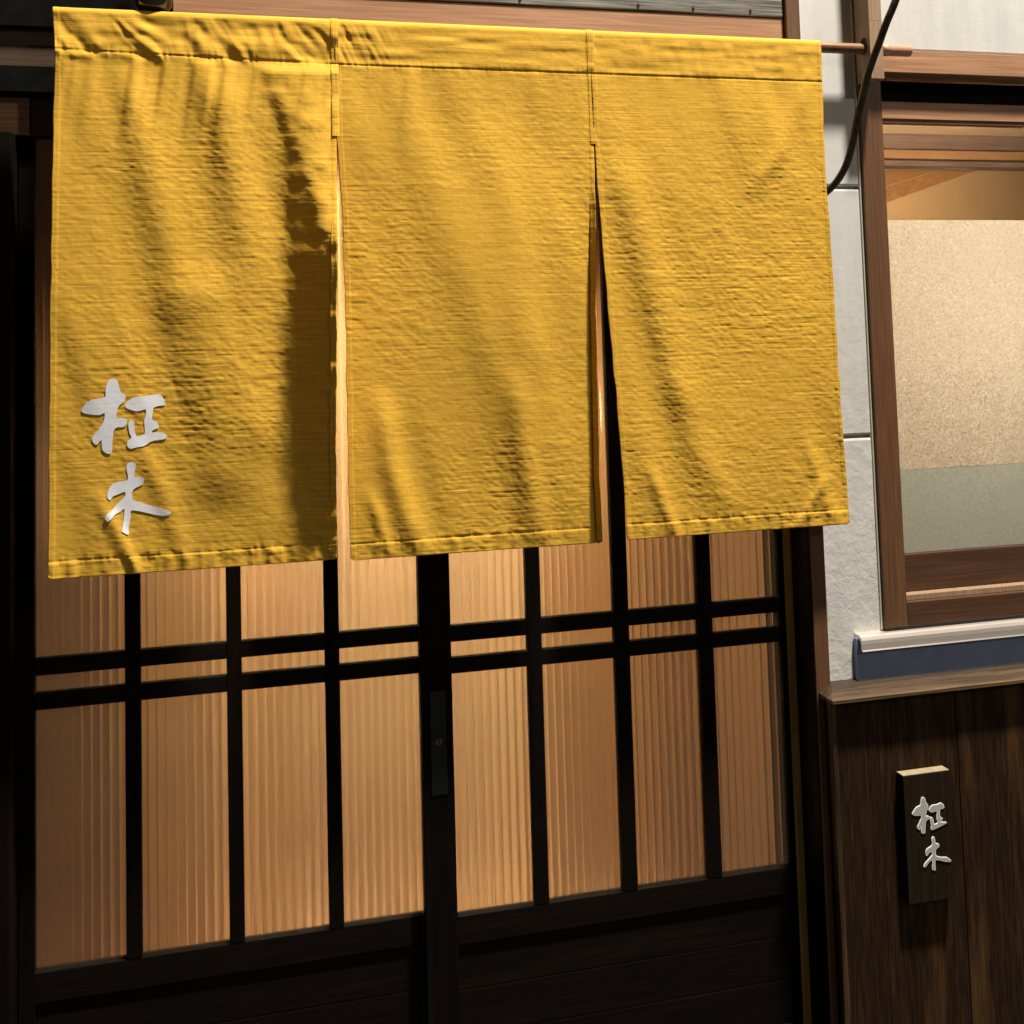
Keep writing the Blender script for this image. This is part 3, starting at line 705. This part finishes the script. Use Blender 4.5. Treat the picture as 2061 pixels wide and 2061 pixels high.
    h += .0010*((x < xl+.012).astype(float)+(x > xr-.010).astype(float))
    if crinkle:
        A = .75+.45*vnoise(x, z, .25, .2, 41)
        A = A*np.interp(v, [0, .12, .35, .8, 1.3], [.35, .45, .8, 1.1, 1.2])
        w = vnoise(x, z, .035, .05, 42)*.004
        s1 = vnoise(x, z+w, .060, .0050, 43)           # slub lines across
        s1b = vnoise(x, z+w*.3, .16, .0030, 46)
        s2 = vnoise(x+.3*z, z+w, .0105, .0080, 44)      # small blisters between them
        s3 = vnoise(x+.35*z, z, .022, .020, 45)
        g1 = np.exp(-(vnoise(x, z+w*1.5, .048, .0062, 47)/.20)**2)   # thin grooves, mostly horizontal
        ph = z/  .0108+.45*vnoise(x, z, .20, .03, 48)+.07*vnoise(x, z, .012, .01, 49)
        rows = np.exp(-(np.sin(np.pi*ph)/.20)**2)*np.clip(.55+.9*vnoise(x, z, .05, .011, 50), 0, 1.3)
        h += A*(.00014*s1+.00020*s1b-.00020*g1-.00060*rows+(.00054 if p == 0 else .00046)*s2+.00034*s3)
    return h
def cloth_surface(p, x, z):
    """point on the front of panel p"""
    h = height(p, x, z)
    top = np.clip((z-(ZT-.017))/.017, 0, 1)
    back = .017*(1-np.sqrt(np.clip(1-top*top, 0, 1)))
    hang = np.interp(ZT-z, [0, .3, 1.3], [0, .004, .010])
    return YN-h+back-hang*0.0
def grid_mesh(name, X, Y, Z, mat):
    nr, nc = X.shape
    co = np.stack([X, Y, Z], -1).reshape(-1, 3).astype(np.float32)
    idx = np.arange(nr*nc).reshape(nr, nc)
    q = np.stack([idx[:-1, :-1], idx[1:, :-1], idx[1:, 1:], idx[:-1, 1:]], -1).reshape(-1, 4)
    me = bpy.data.meshes.new(name)
    me.vertices.add(len(co)); me.vertices.foreach_set('co', co.ravel())
    me.loops.add(q.size); me.loops.foreach_set('vertex_index', q.ravel().astype(np.int32))
    me.polygons.add(len(q)); me.polygons.foreach_set('loop_start', (np.arange(len(q))*4).astype(np.int32))
    me.polygons.foreach_set('loop_total', np.full(len(q), 4, np.int32))
    me.polygons.foreach_set('use_smooth', np.ones(len(q), bool))
    me.update(calc_edges=True); me.validate(); me.materials.append(mat); return me
cu = thing('noren_curtain', 'mustard yellow shop curtain in three panels with two white characters', 'curtain', (.47, -.172, 2.27))
base = np.array(cu['_w'])
panels = []
for p in range(3):
    nz, nx = 560, 270
    zb = ZB[p]
    zr = np.linspace(ZT, zb, nz); ur = np.linspace(0, 1, nx)
    Z, U = np.meshgrid(zr, ur, indexing='ij')
    xl = interp(EDG[p][0], Z); xr = interp(EDG[p][1], Z)
    X = xl+(xr-xl)*U
    # slightly rounded, sagging lower corners and lower edge
    X = X+.0012*vnoise(X*0+U*0, Z, 1, .05, 51+p)*((U < .02) | (U > .98))
    Y = cloth_surface(p, X, Z)
    hh = YN-Y; f_ = 1-np.clip(hh, 0, 1)/2.411
    X = X*f_; Z = 1.5+(Z-1.5)*f_
    sag = .0025*vnoise(X, Z*0, .12, 1, 61+p)*sstep(1.3, 1.05, Z) if False else 0
    rc = .006*(np.clip(1-U/.012, 0, 1)**2+np.clip((U-.988)/.012, 0, 1)**2)*(Z < zb+.006)
    Z2 = Z+rc
    # hems turned to the back: side columns and the lower rows
    def wrapcols(A, off, kind):
        return A
    Xc = np.concatenate([X[:, 3:4]+.006, X[:, :1]+.0004, X, X[:, -1:]-.0004, X[:, -4:-3]-.006], 1)
    Yc = np.concatenate([Y[:, 3:4]+.0028, Y[:, :1]+.0022, Y, Y[:, -1:]+.0022, Y[:, -4:-3]+.0028], 1)
    Zc = np.concatenate([Z2[:, 3:4], Z2[:, :1], Z2, Z2[:, -1:], Z2[:, -4:-3]], 1)
    Xc = np.concatenate([Xc[6:7], Xc[2:3], Xc, Xc[-1:], Xc[-12:-11]], 0)
    Yc = np.concatenate([Yc[30:31]*0+YN+.036, Yc[:1]*0+YN+.030, Yc, Yc[-1:]+.0024, Yc[-12:-11]+.0034], 0)
    Zc = np.concatenate([Zc[45:46], Zc[5:6], Zc, Zc[-1:]+.0004, Zc[-12:-11]], 0)
    me = grid_mesh('curtain_panel', Xc-base[0], Yc-base[1], Zc-base[2], MAT['cloth'])
    o = bpy.data.objects.new('curtain_panel', me); COL.objects.link(o); o.parent = cu; panels.append(o)
panels[0]['label'] = 'left panel with the white characters and a deep dark fold'
# seams that join the panels above the slits
for p, xc in ((0, .1575), (1, .777)):
    zr = np.linspace(ZT-.001, 2.003, 220); ur = np.linspace(-1, 1, 13)
    Z, U = np.meshgrid(zr, ur, indexing='ij'); X = xc+.0085*U+.0008*vnoise(Z*0, Z, 1, .04, 71+p)
    Y0_ = cloth_surface(p, np.minimum(X, xc-.001), Z); f_ = 1-np.clip(YN-Y0_, 0, 1)/2.411
    X = X*f_
    Y = Y0_-.0010-.0011*(1-np.abs(U)**6)+.0006*gauss(U, .14)+.0005*gauss(np.abs(U)-.62, .12)
    me = grid_mesh('seam', X-base[0], Y-base[1], Z-base[2], MAT['cloth'])
    o = bpy.data.objects.new('seam', me); COL.objects.link(o); o.parent = cu
# printed characters lying on the cloth of the left panel
for pts in G_NOREN:
    P2 = smoothpts(unview(pts, 140, 740, 5.368, YN-.012), 3)
    bm = bmesh.new(); vs = [bm.verts.new((x, 0, z)) for x, z in P2]
    es_ = [bm.edges.new((a, b)) for a, b in zip(vs, vs[1:]+vs[:1])]
    bmesh.ops.triangle_fill(bm, use_beauty=False, use_dissolve=False, edges=es_, normal=(0, -1, 0))
    xs_ = [v.co.x for v in bm.verts]; zs_ = [v.co.z for v in bm.verts]
    for a in np.arange(min(xs_)+.003, max(xs_), .0025):
        bmesh.ops.bisect_plane(bm, geom=bm.verts[:]+bm.edges[:]+bm.faces[:], plane_co=(a, 0, 0), plane_no=(1, 0, 0))
    for a in np.arange(min(zs_)+.003, max(zs_), .0025):
        bmesh.ops.bisect_plane(bm, geom=bm.verts[:]+bm.edges[:]+bm.faces[:], plane_co=(0, 0, a), plane_no=(0, 0, 1))
    xv = np.array([v.co.x for v in bm.verts]); zv = np.array([v.co.z for v in bm.verts])
    h = .08*height(0, xv, zv, True)+.92*height(0, xv, zv, False)
    yv = YN-h-.0016
    for v, y in zip(bm.verts, yv):
        f_ = 1-(YN-y)/2.411; v.co.x *= f_; v.co.z = 1.5+(v.co.z-1.5)*f_; v.co.y = y; v.co -= Vector(base)
    bmesh.ops.remove_doubles(bm, verts=bm.verts[:], dist=1e-5)
    for f in bm.faces:
        f.normal_update()
        if f.normal.y > 0: f.normal_flip()
        f.smooth = True
    me = bpy.data.meshes.new('lettering'); bm.to_mesh(me); bm.free(); me.materials.append(MAT['white'])
    o = bpy.data.objects.new('lettering', me); COL.objects.link(o); o.parent = panels[0]

for o in COL.objects:
    if '_w' in o: del o['_w']
